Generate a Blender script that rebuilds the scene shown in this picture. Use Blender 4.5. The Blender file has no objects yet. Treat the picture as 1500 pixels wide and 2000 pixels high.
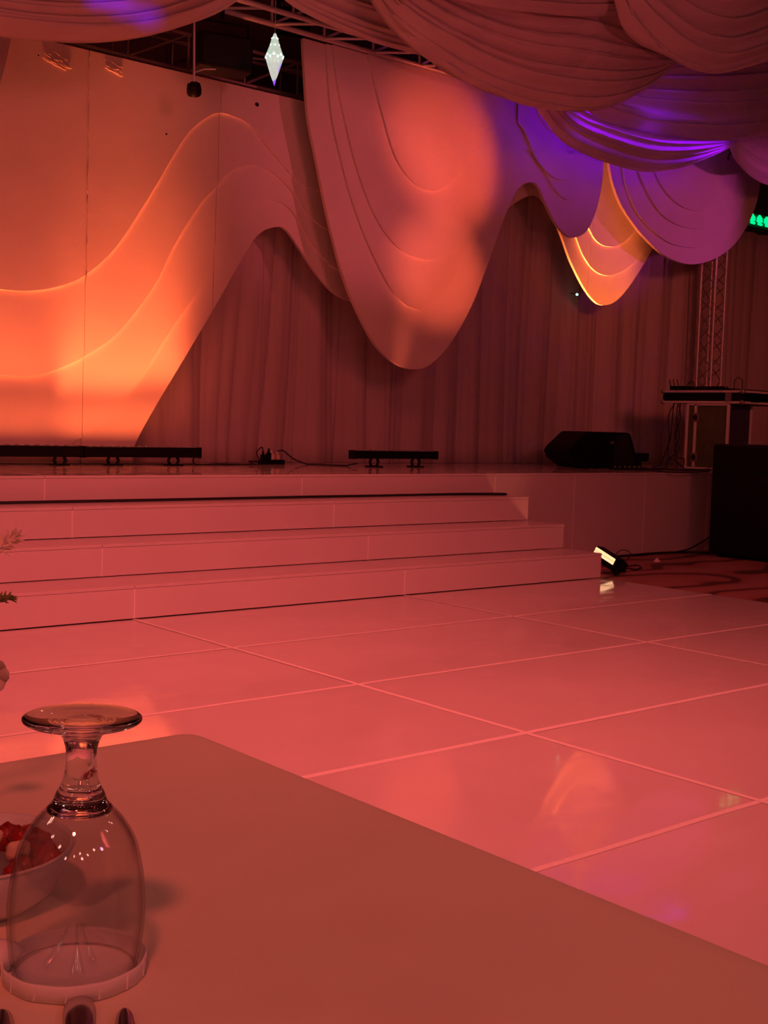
import bpy, bmesh, math, random
from mathutils import Vector, Matrix
random.seed(7)
SC = bpy.context.scene
COL = SC.collection

# ------------------------------------------------------------------ camera
FPX, PITCH, ROLL, YAW = 2399.45, 0.07242, 0.03017, 0.69962
CAM = Vector((-7.3299, -6.0974, 1.1381))
_F = Vector((math.sin(YAW)*math.cos(PITCH), math.cos(YAW)*math.cos(PITCH), -math.sin(PITCH)))
_R0 = Vector((math.cos(YAW), -math.sin(YAW), 0)); _U0 = _R0.cross(_F)
_R = _R0*math.cos(ROLL) + _U0*math.sin(ROLL); _U = -_R0*math.sin(ROLL) + _U0*math.cos(ROLL)
cd = bpy.data.cameras.new('camera'); cam = bpy.data.objects.new('camera', cd); COL.objects.link(cam)
M = Matrix((( _R.x, _U.x, -_F.x, CAM.x), (_R.y, _U.y, -_F.y, CAM.y), (_R.z, _U.z, -_F.z, CAM.z), (0, 0, 0, 1)))
cam.matrix_world = M
cd.sensor_fit = 'VERTICAL'; cd.sensor_height = 24.0; cd.lens = FPX/2000*24.0
cd.clip_start = 0.02; cd.clip_end = 100
SC.camera = cam

# ------------------------------------------------------------------ world, lights, exposure
SC.view_settings.view_transform = 'Standard'; SC.view_settings.look = 'None'
SC.view_settings.gamma = 1.0; SC.view_settings.use_curve_mapping = False
SC.view_settings.exposure = 0.0
w = bpy.data.worlds.new('world'); SC.world = w; w.use_nodes = True
bg = w.node_tree.nodes['Background']
bg.inputs[0].default_value = (1.0, 0.10, 0.085, 1); bg.inputs[1].default_value = 0.10

def aim(o, target):
    d = Vector(target) - o.location
    o.rotation_euler = d.to_track_quat('-Z', 'Y').to_euler()
def area(name, loc, target, size, power, col):
    l = bpy.data.lights.new(name, 'AREA'); l.shape = 'DISK'; l.size = size; l.energy = power; l.color = col
    o = bpy.data.objects.new(name, l); COL.objects.link(o); o.location = loc; aim(o, target); return o
def spot(name, loc, target, angle, power, col, blend=0.6, radius=0.06):
    l = bpy.data.lights.new(name, 'SPOT'); l.energy = power; l.color = col
    l.spot_size = math.radians(angle); l.spot_blend = blend; l.shadow_soft_size = radius
    o = bpy.data.objects.new(name, l); COL.objects.link(o); o.location = loc; aim(o, target); return o
def bar_lamp(name, loc, length, tilt_v, tilt_u, spread, power, col, width=0.05):
    """light of one LED bar: a long narrow strip shining up, leaning by tilt_v toward the panel and tilt_u along the bar"""
    l = bpy.data.lights.new(name, 'AREA'); l.shape = 'RECTANGLE'; l.size = length; l.size_y = width; l.energy = power; l.color = col
    l.spread = math.radians(spread)
    o = bpy.data.objects.new(name, l); COL.objects.link(o); o.location = loc
    o.rotation_euler = (math.pi + math.radians(-tilt_v), math.radians(tilt_u), 0); return o
RED = (1.0, 0.112, 0.103); ORANGE = (1.0, 0.145, 0.04); PURPLE = (0.20, 0.0, 1.0)
a1 = area('red_wash_lamp', (-5.4, -3.6, 5.2), (-4.0, -1.7, 0), 2.6, 90, RED); a1.data.spread = math.radians(95)
a2 = area('red_wash_lamp', (-3.0, -9.0, 4.6), (-3.6, 0.0, 0.6), 2.0, 33, RED); a2.data.spread = math.radians(80)
spot('red_fill_spot', (-8.6, -7.2, 4.2), (-6.85, -5.25, 0.75), 34, 230, (1.0, 0.115, 0.08), 0.9, 0.22)  # unseen fill spot added to brighten the foreground table
# LED bars washing the backdrop
bar_lamp('led_bar_lamp', (-2.62, 2.61, 0.92), 1.12, 4.4, -1, 33, 16, ORANGE)
bar_lamp('led_bar_lamp', (-2.62, 2.52, 0.94), 1.12, 34, 0, 120, 2.6, ORANGE)
bar_lamp('led_bar_lamp', (-3.85, 2.61, 0.92), 1.2, 5.0, 0, 28, 6.0, ORANGE)
bar_lamp('led_bar_lamp', (-3.85, 2.52, 0.94), 1.2, 34, 0, 120, 1.5, ORANGE)
bar_lamp('led_bar_lamp', (0.05, 2.34, 0.87), 0.4, 3.2, 9, 20, 1.5, (1.0, 0.14, 0.06))
bar_lamp('led_bar_lamp', (3.15, 2.64, 0.87), 1.1, 3.4, 0, 15, 17, (1.0, 0.18, 0.04))  # strip of the added bar hidden behind the wedge monitor
spot('orange_spot_lamp', (0.6, -3.4, 1.5), (-2.22, 2.7, 2.45), 11, 150, ORANGE, 0.9)
# front spots on the long hanging tongue
spot('orange_spot_lamp', (3.4, -2.2, 1.5), (0.50, 2.45, 3.65), 15, 1150, (1.0, 0.11, 0.055), 0.9)
spot('orange_spot_lamp', (3.4, -2.2, 1.5), (0.50, 2.45, 2.55), 13, 900, (1.0, 0.12, 0.055), 0.9)
spot('pink_fill_spot', (2.4, -3.4, 2.0), (-0.35, 2.45, 3.2), 20, 330, (1.0, 0.12, 0.17), 0.8)
spot('red_fill_spot', (-0.5, -6.0, 4.0), (5.0, 3.1, 1.9), 30, 450, (1.0, 0.13, 0.09), 0.9, 0.6)  # fill spot added to lift the curtain and console at right
spot('pink_fill_spot', (-0.5, -6.0, 1.2), (0.4, 1.2, 4.5), 50, 200, (1.0, 0.12, 0.15), 1.0)  # low fill spot added to brighten the ceiling swags from below
# violet lamps
spot('purple_spot_lamp', (6.8, -0.8, 3.2), (4.2, 2.45, 3.6), 31, 135, (0.95, 0.07, 0.62), 0.8)
spot('purple_spot_lamp', (6.8, -0.8, 3.2), (2.05, 2.45, 3.55), 12, 105, (0.8, 0.05, 0.72), 0.9)
l = area('purple_strip_lamp', (2.75, 2.08, 4.22), (2.75, 1.55, 3.95), 0.1, 17, PURPLE); l.data.spread = math.radians(66); l.data.shape = 'RECTANGLE'; l.data.size = 2.4; l.data.size_y = 0.08
area('purple_lamp', (2.36, 1.78, 4.14), (2.33, 1.2, 4.10), 0.14, 1.6, PURPLE)
for p_ in ((-3.52, 1.4, 3.87), (-3.36, 1.4, 3.84), (-3.20, 1.4, 3.80)):
    spot('purple_spot_lamp', (-5.6, -1.6, 2.2), p_, 2.6, 700, (0.12, 0.0, 1.0), 0.8)
# small unseen lamps added around the camera for sparkles on the goblet
for k, (x_, y_, z_) in enumerate(((-9.5, -9.0, 3.6), (-8.6, -9.4, 3.9), (-7.4, -9.8, 3.6), (-6.2, -9.6, 3.9), (-5.0, -9.2, 3.6), (-3.4, -7.6, 3.9), (-10.4, -6.4, 3.7), (-10.8, -4.6, 3.9), (-3.2, -5.6, 3.3), (-8.9, -3.0, 3.2), (-9.6, -7.4, 2.6), (-5.6, -7.9, 2.6), (-7.9, -8.2, 2.4), (-4.6, -4.2, 3.0))):
    l = bpy.data.lights.new('sparkle_lamp', 'POINT'); l.energy = 7; l.color = PURPLE if k == 4 else (1.0, 0.45, 0.35); l.shadow_soft_size = 0.11
    o = bpy.data.objects.new('sparkle_lamp', l); COL.objects.link(o); o.location = (x_, y_, z_)

# ------------------------------------------------------------------ helpers
def ray(x, y): return _R*((x-750)/FPX) + _U*((1000-y)/FPX) + _F
def at_v(x, y, v):
    d = ray(x, y); return CAM + d*((v-CAM.y)/d.y)
def at_z(x, y, z):
    d = ray(x, y); return CAM + d*((z-CAM.z)/d.z)
def at_u(x, y, u):
    d = ray(x, y); return CAM + d*((u-CAM.x)/d.x)

def mat(name, col, rough=0.6, metal=0.0, var=0.06, scale=8.0, bump=0.0, bscale=None, spec=0.5, coat=0.0,
        trans=0.0, emit=None, estr=0.0, alpha=1.0, stretch=None, sheen=0.0):
    m = bpy.data.materials.new(name); m.use_nodes = True
    nt = m.node_tree; N = nt.nodes; L = nt.links; b = N['Principled BSDF']
    b.inputs['Roughness'].default_value = rough; b.inputs['Metallic'].default_value = metal
    b.inputs['Specular IOR Level'].default_value = spec; b.inputs['Coat Weight'].default_value = coat
    b.inputs['Transmission Weight'].default_value = trans; b.inputs['Alpha'].default_value = alpha
    b.inputs['Sheen Weight'].default_value = sheen
    tc = N.new('ShaderNodeTexCoord'); mp = N.new('ShaderNodeMapping')
    L.new(tc.outputs['Object'], mp.inputs[0])
    if stretch: mp.inputs['Scale'].default_value = stretch
    nz = N.new('ShaderNodeTexNoise'); nz.inputs['Scale'].default_value = scale; nz.inputs['Detail'].default_value = 4
    L.new(mp.outputs[0], nz.inputs['Vector'])
    rp = N.new('ShaderNodeValToRGB'); e = rp.color_ramp.elements
    e[0].position = 0.3; e[1].position = 0.7
    e[0].color = tuple(max(0, c*(1-var)) for c in col) + (1,); e[1].color = tuple(min(1, c*(1+var)) for c in col) + (1,)
    L.new(nz.outputs[0], rp.inputs[0]); L.new(rp.outputs[0], b.inputs['Base Color'])
    if bump > 0:
        n2 = N.new('ShaderNodeTexNoise'); n2.inputs['Scale'].default_value = bscale or scale*3; n2.inputs['Detail'].default_value = 3
        L.new(mp.outputs[0], n2.inputs['Vector'])
        bp = N.new('ShaderNodeBump'); bp.inputs['Strength'].default_value = bump; bp.inputs['Distance'].default_value = 0.01
        L.new(n2.outputs[0], bp.inputs['Height']); L.new(bp.outputs[0], b.inputs['Normal'])
    if emit:
        b.inputs['Emission Color'].default_value = tuple(emit) + (1,); b.inputs['Emission Strength'].default_value = estr
    return m

MT = {}
MT['panel'] = mat('panel_foam_paint', (0.74, 0.66, 0.58), 0.55, var=0.04, scale=3, bump=0.045, bscale=40)
MT['gloss'] = mat('gloss_laminate', (0.74, 0.70, 0.68), 0.065, var=0.04, scale=1.5, bump=0.010, bscale=5, spec=0.5)
def scuff(m):
    nt = m.node_tree; N = nt.nodes; L = nt.links; b = N['Principled BSDF']; tc = N.new('ShaderNodeTexCoord')
    mp = N.new('ShaderNodeMapping'); mp.inputs['Scale'].default_value = (1.0, 2.2, 1.0); mp.inputs['Rotation'].default_value = (0, 0, .5); L.new(tc.outputs['Object'], mp.inputs[0])
    n = N.new('ShaderNodeTexNoise'); n.inputs['Scale'].default_value = 5; n.inputs['Detail'].default_value = 9; L.new(mp.outputs[0], n.inputs['Vector'])
    r = N.new('ShaderNodeMapRange'); r.inputs['From Min'].default_value = .5; r.inputs['From Max'].default_value = .72; r.inputs['To Min'].default_value = .05; r.inputs['To Max'].default_value = .22
    L.new(n.outputs[0], r.inputs[0]); L.new(r.outputs[0], b.inputs['Roughness'])
scuff(MT['gloss'])
MT['step'] = mat('step_laminate', (0.70, 0.64, 0.64), 0.22, var=0.03, scale=1.5, bump=0.02, bscale=5)
MT['tape'] = mat('joint_tape', (0.92, 0.90, 0.86), 0.45, var=0.05, scale=60, bump=0.15, bscale=160)
MT['scuff'] = mat('scuffed_edge', (0.9, 0.86, 0.82), 0.5)
MT['curtain'] = mat('curtain_cloth', (0.56, 0.46, 0.45), 0.85, var=0.05, scale=5, stretch=(6, 1, .35), sheen=0.2)
MT['swag'] = mat('voile_cloth', (0.84, 0.72, 0.70), 0.6, var=0.05, scale=4, sheen=0.3)
def add_translucency(m, f, col):
    nt = m.node_tree; N = nt.nodes; L = nt.links; out = N['Material Output']; b = N['Principled BSDF']
    t = N.new('ShaderNodeBsdfTranslucent'); t.inputs[0].default_value = col + (1,); x = N.new('ShaderNodeMixShader'); x.inputs[0].default_value = f
    L.new(b.outputs[0], x.inputs[1]); L.new(t.outputs[0], x.inputs[2]); L.new(x.outputs[0], out.inputs[0])
add_translucency(MT['swag'], 0.4, (0.85, 0.75, 0.75))
MT['black'] = mat('black_plastic', (0.004, 0.004, 0.0045), 0.45, spec=0.2, var=0.2, scale=30)
MT['blackbox'] = mat('black_paint_wood', (0.004, 0.004, 0.0045), 0.6, spec=0.2, var=0.2, scale=50, bump=0.1, bscale=200)
MT['grille'] = mat('speaker_grille', (0.008, 0.008, 0.009), 0.7, var=0.3, scale=300, bump=0.3, bscale=400)
MT['cable'] = mat('cable_rubber', (0.012, 0.010, 0.011), 0.5, var=0.1)
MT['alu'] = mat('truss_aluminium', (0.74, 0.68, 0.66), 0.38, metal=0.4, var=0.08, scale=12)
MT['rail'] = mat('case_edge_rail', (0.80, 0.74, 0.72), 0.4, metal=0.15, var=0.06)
MT['alu_dim'] = mat('dim_aluminium', (0.36, 0.31, 0.30), 0.5, metal=0.7, var=0.12, scale=12)  # darker copy of the aluminium; rear truss dimness put into the colour
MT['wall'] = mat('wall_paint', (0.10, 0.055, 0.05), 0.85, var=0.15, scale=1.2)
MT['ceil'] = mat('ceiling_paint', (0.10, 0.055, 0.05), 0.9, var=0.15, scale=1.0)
MT['cloth'] = mat('tablecloth_cotton', (0.80, 0.72, 0.56), 0.8, var=0.03, scale=6, bump=0.04, bscale=900, sheen=0.1)
MT['wood'] = mat('table_plywood', (0.35, 0.22, 0.12), 0.6, var=0.15, scale=6, stretch=(1, 6, 1))
MT['steel'] = mat('cutlery_steel', (0.55, 0.52, 0.5), 0.16, metal=1.0, var=0.03)
MT['china'] = mat('bowl_china', (0.72, 0.70, 0.70), 0.25, var=0.03)
MT['paper'] = mat('paper_white', (0.82, 0.78, 0.76), 0.75, var=0.04, scale=20, bump=0.1, bscale=60)
MT['redfood'] = mat('dried_red_fruit', (0.30, 0.012, 0.01), 0.35, var=0.4, scale=60, bump=0.4, bscale=120)
MT['nut'] = mat('pale_nut', (0.72, 0.5, 0.36), 0.5, var=0.15, scale=60)
MT['sprig'] = mat('sprig_pink', (0.95, 0.74, 0.66), 0.7, var=0.1, scale=60)
MT['sprig_green'] = mat('sprig_green', (0.20, 0.20, 0.06), 0.7, var=0.2, scale=60)
MT['petal'] = mat('petal_translucent', (0.80, 0.66, 0.60), 0.5, var=0.1, scale=30, trans=0.25)
MT['glass'] = mat('clear_glass', (0.98, 0.98, 0.98), 0.01, var=0.0, trans=1.0)
def thin_glass():
    m = bpy.data.materials.new('thin_clear_glass'); m.use_nodes = True; nt = m.node_tree; N = nt.nodes; L = nt.links
    N.remove(N['Principled BSDF']); out = N['Material Output']
    lw = N.new('ShaderNodeLayerWeight'); lw.inputs[0].default_value = .5
    rp = N.new('ShaderNodeValToRGB'); e = rp.color_ramp.elements
    e[0].position = .55; e[0].color = (.96, .96, .96, 1); e[1].position = 1.0; e[1].color = (.62, .60, .62, 1); L.new(lw.outputs['Facing'], rp.inputs[0])
    t = N.new('ShaderNodeBsdfTransparent'); L.new(rp.outputs[0], t.inputs[0])
    nz = N.new('ShaderNodeTexNoise'); nz.inputs['Scale'].default_value = 40; bp = N.new('ShaderNodeBump'); bp.inputs['Strength'].default_value = .02
    L.new(nz.outputs[0], bp.inputs['Height'])
    g = N.new('ShaderNodeBsdfGlossy'); g.inputs['Roughness'].default_value = .03; L.new(bp.outputs[0], g.inputs['Normal'])
    pw = N.new('ShaderNodeMath'); pw.operation = 'POWER'; pw.inputs[1].default_value = 4.0; L.new(lw.outputs['Facing'], pw.inputs[0])
    mr = N.new('ShaderNodeMapRange'); mr.inputs['To Min'].default_value = .09; mr.inputs['To Max'].default_value = .55; L.new(pw.outputs[0], mr.inputs[0])
    x = N.new('ShaderNodeMixShader'); L.new(mr.outputs[0], x.inputs[0]); L.new(t.outputs[0], x.inputs[1]); L.new(g.outputs[0], x.inputs[2]); L.new(x.outputs[0], out.inputs[0])
    return m
MT['thinglass'] = thin_glass()
MT['case'] = mat('flight_case_laminate', (0.10, 0.12, 0.05), 0.4, var=0.15, scale=10)
MT['case_bluelit'] = mat('case_blue_light_paint', (0.05, 0.045, 0.09), 0.5, var=0.15, scale=10)  # bluish light on the case front, put into the colour
MT['lens'] = mat('lamp_lens', (0.3, 0.3, 0.32), 0.1, var=0.05)
MT['led'] = mat('lit_lamp_window', (1, 0.8, 0.6), 0.4, var=0.0, emit=(1.0, 0.62, 0.30), estr=1.35)
MT['exit'] = mat('exit_sign_glyph', (0.0, 0.9, 0.35), 0.4, var=0.0, emit=(0.0, 1.0, 0.30), estr=1.1)
MT['exitbox'] = mat('exit_sign_box', (0.0, 0.05, 0.02), 0.4, var=0.1, emit=(0.0, 0.25, 0.06), estr=0.06)
MT['greenled'] = mat('green_indicator', (0.4, 1, 0.8), 0.4, var=0.0, emit=(0.35, 1.0, 0.7), estr=2.5)
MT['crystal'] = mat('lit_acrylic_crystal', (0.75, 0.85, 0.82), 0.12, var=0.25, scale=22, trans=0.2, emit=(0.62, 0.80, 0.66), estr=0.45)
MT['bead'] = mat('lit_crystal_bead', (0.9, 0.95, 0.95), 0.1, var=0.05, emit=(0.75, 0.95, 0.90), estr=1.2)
MT['glintp'] = mat('violet_light_glint', (0.4, 0.2, 0.95), 0.1, var=0.05, emit=(0.25, 0.08, 1.0), estr=1.0)  # violet glow standing in for purple light on the pendant
MT['dirt'] = mat('dark_hole', (0.02, 0.012, 0.01), 0.9, var=0.1)
MT['tear'] = mat('torn_foam', (0.66, 0.56, 0.46), 0.7, var=0.1, scale=50, bump=0.3)

def carpet_mat():
    m = bpy.data.materials.new('swirl_carpet'); m.use_nodes = True
    nt = m.node_tree; N = nt.nodes; L = nt.links; b = N['Principled BSDF']; b.inputs['Roughness'].default_value = 0.95
    tc = N.new('ShaderNodeTexCoord'); nz = N.new('ShaderNodeTexNoise'); nz.inputs['Scale'].default_value = 1.1; nz.inputs['Detail'].default_value = 1
    L.new(tc.outputs['Object'], nz.inputs['Vector'])
    mx = N.new('ShaderNodeMixRGB'); mx.inputs[0].default_value = 0.35
    L.new(tc.outputs['Object'], mx.inputs[1]); L.new(nz.outputs['Color'], mx.inputs[2])
    wv = N.new('ShaderNodeTexWave'); wv.wave_type = 'RINGS'; wv.inputs['Scale'].default_value = 1.3; wv.inputs['Distortion'].default_value = 7
    wv.inputs['Detail'].default_value = 1.0; L.new(mx.outputs[0], wv.inputs['Vector'])
    rp = N.new('ShaderNodeValToRGB'); e = rp.color_ramp.elements
    e[0].position = 0.06; e[0].color = (0.10, 0.05, 0.04, 1); e[1].position = 0.16; e[1].color = (0.34, 0.13, 0.11, 1)
    e2 = rp.color_ramp.elements.new(0.85); e2.color = (0.40, 0.20, 0.17, 1)
    L.new(wv.outputs[0], rp.inputs[0]); L.new(rp.outputs[0], b.inputs['Base Color'])
    n2 = N.new('ShaderNodeTexNoise'); n2.inputs['Scale'].default_value = 300; L.new(tc.outputs['Object'], n2.inputs['Vector'])
    bp = N.new('ShaderNodeBump'); bp.inputs['Strength'].default_value = 0.4; bp.inputs['Distance'].default_value = 0.005
    L.new(n2.outputs[0], bp.inputs['Height']); L.new(bp.outputs[0], b.inputs['Normal'])
    return m
MT['carpet'] = carpet_mat()

def obj(name, me, m, parent=None, smooth=False):
    o = bpy.data.objects.new(name, me); COL.objects.link(o)
    if m is not None and not me.materials: me.materials.append(MT[m] if isinstance(m, str) else m)
    if smooth:
        for p in me.polygons: p.use_smooth = True
    if parent: o.parent = parent
    return o
def empty(name, loc, label, cat, group=None, rz=0.0):
    o = bpy.data.objects.new(name, None); COL.objects.link(o); o.empty_display_size = 0.1
    o.location = loc; o.rotation_euler = (0, 0, rz); tag(o, label, cat, group); return o
def tag(o, label, cat, group=None):
    o['label'] = label; o['category'] = cat
    if group: o['group'] = group
    return o
def struct(o): o['kind'] = 'structure'; return o

class MB:
    """collects geometry; coordinates are local to the thing (offset org)"""
    def __init__(s, org=(0, 0, 0)): s.v = []; s.f = []; s.o = Vector(org)
    def add(s, vs, fs):
        k = len(s.v); s.v += [Vector(p) - s.o for p in vs]; s.f += [tuple(i+k for i in f) for f in fs]
    def box(s, lo, hi):
        x0, y0, z0 = lo; x1, y1, z1 = hi
        s.add([(x0,y0,z0),(x1,y0,z0),(x1,y1,z0),(x0,y1,z0),(x0,y0,z1),(x1,y0,z1),(x1,y1,z1),(x0,y1,z1)],
              [(0,3,2,1),(4,5,6,7),(0,1,5,4),(1,2,6,5),(2,3,7,6),(3,0,4,7)])
    def tube(s, pts, r, n=8, caps=True):
        pts = [Vector(p) for p in pts]; rs = r if isinstance(r, (list, tuple)) else [r]*len(pts)
        vs = []; fs = []; ref = None
        for i, p in enumerate(pts):
            t = (pts[min(i+1, len(pts)-1)] - pts[max(i-1, 0)]).normalized()
            if ref is None:
                ref = t.orthogonal().normalized()
            ref = (ref - t*ref.dot(t))
            ref = ref.normalized() if ref.length > 1e-6 else t.orthogonal().normalized()
            b = t.cross(ref)
            for k in range(n):
                a = 2*math.pi*k/n; vs.append(p + (ref*math.cos(a) + b*math.sin(a))*rs[i])
        for i in range(len(pts)-1):
            for k in range(n):
                a = i*n+k; c = i*n+(k+1) % n; fs.append((a, c, c+n, a+n))
        if caps:
            fs.append(tuple(range(n-1, -1, -1))); fs.append(tuple((len(pts)-1)*n+k for k in range(n)))
        s.add(vs, fs)
    def lathe(s, prof, c=(0, 0, 0), n=32, closed=False, jitter=None):
        c = Vector(c); vs = []; fs = []
        for i, (r, z) in enumerate(prof):
            for k in range(n):
                a = 2*math.pi*k/n; rr = r*(1 + (jitter(a, i) if jitter else 0)); vs.append(c + Vector((rr*math.cos(a), rr*math.sin(a), z)))
        m = len(prof)
        for i in range(m if closed else m-1):
            j = (i+1) % m
            for k in range(n):
                k2 = (k+1) % n; fs.append((i*n+k, i*n+k2, j*n+k2, j*n+k))
        if not closed:
            if prof[0][0] > 1e-5: fs.append(tuple(range(n-1, -1, -1)))
            if prof[-1][0] > 1e-5: fs.append(tuple((m-1)*n+k for k in range(n)))
        s.add(vs, fs)
    def prism(s, poly, axis):
        a = Vector(axis); n = len(poly); vs = [Vector(p) for p in poly] + [Vector(p)+a for p in poly]
        s.add(vs, [tuple(range(n)), tuple(range(2*n-1, n-1, -1))] + [(i, i+n, (i+1) % n+n, (i+1) % n) for i in range(n)])
    def mesh(s, name):
        me = bpy.data.meshes.new(name); me.from_pydata([tuple(p) for p in s.v], [], s.f); me.update()
        bm = bmesh.new(); bm.from_mesh(me); bmesh.ops.remove_doubles(bm, verts=bm.verts, dist=1e-6)
        bmesh.ops.recalc_face_normals(bm, faces=bm.faces); bm.to_mesh(me); bm.free(); return me
    def build(s, name, m, parent=None, smooth=False, bevel=0.0, seg=2):
        o = obj(name, s.mesh(name), m, parent, smooth)
        if parent is None: o.location = s.o
        if bevel:
            b = o.modifiers.new('bevel', 'BEVEL'); b.width = bevel; b.segments = seg; b.limit_method = 'ANGLE'
        if smooth == 2:
            pass
        return o
def smooth_angle(o, deg=40):
    me = o.data
    for p in me.polygons: p.use_smooth = True
    me.set_sharp_from_angle(angle=math.radians(deg))
    return o
def crom(pts, n=6):
    """Catmull-Rom through 2-D or 3-D points"""
    P = [Vector(p) for p in pts]; out = []
    for i in range(len(P)-1):
        p0 = P[max(i-1, 0)]; p1 = P[i]; p2 = P[i+1]; p3 = P[min(i+2, len(P)-1)]
        for k in range(n):
            t = k/n
            out.append(0.5*((2*p1) + (p2-p0)*t + (2*p0-5*p1+4*p2-p3)*t*t + (3*p1-p0-3*p2+p3)*t**3))
    out.append(P[-1]); return out

# ------------------------------------------------------------------ setting
ZC = -0.03                       # carpet level; the dance floor surface is z = 0
RISE, TREAD, ZS, VS = 0.1911, 0.3931, 0.743, 1.179
m = MB(); m.box((-14, -12, ZC-0.1), (13, 4.2, ZC)); struct(m.build('floor', 'carpet'))
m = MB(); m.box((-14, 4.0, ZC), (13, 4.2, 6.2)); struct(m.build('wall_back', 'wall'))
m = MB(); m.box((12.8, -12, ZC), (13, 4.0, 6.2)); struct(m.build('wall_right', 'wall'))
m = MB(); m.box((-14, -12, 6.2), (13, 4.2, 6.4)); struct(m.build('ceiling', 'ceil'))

# dance floor of 1 x 2 m gloss boards with taped joints
df = empty('dance_floor', (0, 0, ZC), 'raised dance floor of large glossy white boards with taped joints', 'dance floor')
tile_me = {}
m = MB(); m.box((0.0015, 0.0015, 0), (1.9985, 0.9985, -ZC)); tile = m.mesh('tile'); tile.materials.append(MT['gloss'])
for i in range(5):
    for j in range(8):
        o = obj('tile', tile, None, df); o.location = (-2*(i+1), -(j+1), random.uniform(-.0006, 0))
        o.rotation_euler = (random.uniform(-.0006, .0006), random.uniform(-.0004, .0004), 0)
for j in range(1, 8):
    m = MB(df.location); wdt = 0.012 + 0.003*(j % 2)
    pts_a = []; pts_b = []
    for k in range(61):
        u = -10 + 10*k/60; dv = random.uniform(-.002, .002) + (-0.022*max(0, (-4-u)) if j == 1 else 0)*0.5
        pts_a.append((u, -j - wdt + dv, 0.0008)); pts_b.append((u, -j + wdt + dv, 0.0008))
    n = len(pts_a); m.add(pts_a + pts_b, [(k, k+1, n+k+1, n+k) for k in range(n-1)]); m.build('joint_tape', 'tape', df)
for i in range(1, 5):
    m = MB(df.location); wdt = 0.013; pts_a = []; pts_b = []
    for k in range(61):
        v = -8*k/60; du = random.uniform(-.002, .002)
        pts_a.append((-2*i - wdt + du, v, 0.0012)); pts_b.append((-2*i + wdt + du, v, 0.0012))
    n = len(pts_a); m.add(pts_a + pts_b, [(k, k+1, n+k+1, n+k) for k in range(n-1)]); m.build('joint_tape', 'tape', df)

# stage steps: laminate sheets of 2 m
def sheet(parent, lo, hi, name, mt='step', bev=0.004):
    mm = MB(parent.location); mm.box(lo, hi); return mm.build(name, mt, parent, bevel=bev)
step_lbl = ['lowest white laminate stage step resting on the dance floor', 'middle white laminate stage step',
            'highest white laminate stage step with a black cable along it']
for k in range(3):
    v0 = k*TREAD; z0 = 0.0 if k == 0 else k*RISE; z1 = (k+1)*RISE
    st = empty('stage_step', (0, v0, z0), step_lbl[k], 'step', 'stage steps')
    for i in range(4):
        ua, ub = -2*(i+1), -2*i
        sheet(st, (ua+.0015, v0, z0+.004), (ub-.0015, v0+.018, z1-.019), 'riser_panel')
        sheet(st, (ua+.0015, v0-.002, z1-.018), (ub-.0015, v0+TREAD+.01, z1), 'tread_panel', bev=.003)
    sheet(st, (-.018, v0+.02, z0), (0, VS-.01, z1-.019), 'side_panel')
    # joint fillets showing as pale lines
    for i in range(1, 4):
        mm = MB(st.location); mm.box((-2*i-.0035, v0-.0010, z0+.004), (-2*i+.0022, v0+.002, z1-.019)); mm.build('joint_strip', 'tape', st)
stage = empty('stage', (0, VS, ZC), 'white laminate stage platform behind the steps', 'stage')
for i in range(8):
    ua, ub = -8+2*i, -6+2*i
    for j in range(2):
        sheet(stage, (ua+.0015, VS-.002+1.4*j+.001*(j), ZS-.018), (ub-.0015, VS+1.4*(j+1)-.001, ZS), 'deck_panel', 'gloss' if j else 'gloss', bev=.003)
uf = [-8, -6, -4, -2, 0, 1.0, 2.0, 3.0, 4.0, 6.0, 8.0]
for a, b in zip(uf[:-1], uf[1:]):
    zb = 3*RISE+.003 if b <= 0 else ZC
    sheet(stage, (a+.0015, VS, zb), (b-.0015, VS+.018, ZS-.019), 'front_panel')
for a in uf[1:-1]:
    zb = 3*RISE+.003 if a < 0 else ZC+.002
    mm = MB(stage.location); mm.box((a-.004, VS-.0010, zb), (a+.004, VS+.002, ZS-.019)); mm.build('joint_strip', 'tape', stage)
mm = MB(stage.location); mm.box((-8, VS+.03, ZC), (8, 4.0, ZS-.02)); mm.build('stage_frame', 'blackbox', stage)
mm = MB(stage.location); mm.box((-8, VS+2.8, ZS-.019), (8, 4.0, ZS-.0005)); mm.build('deck_panel', 'gloss', stage)

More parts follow.
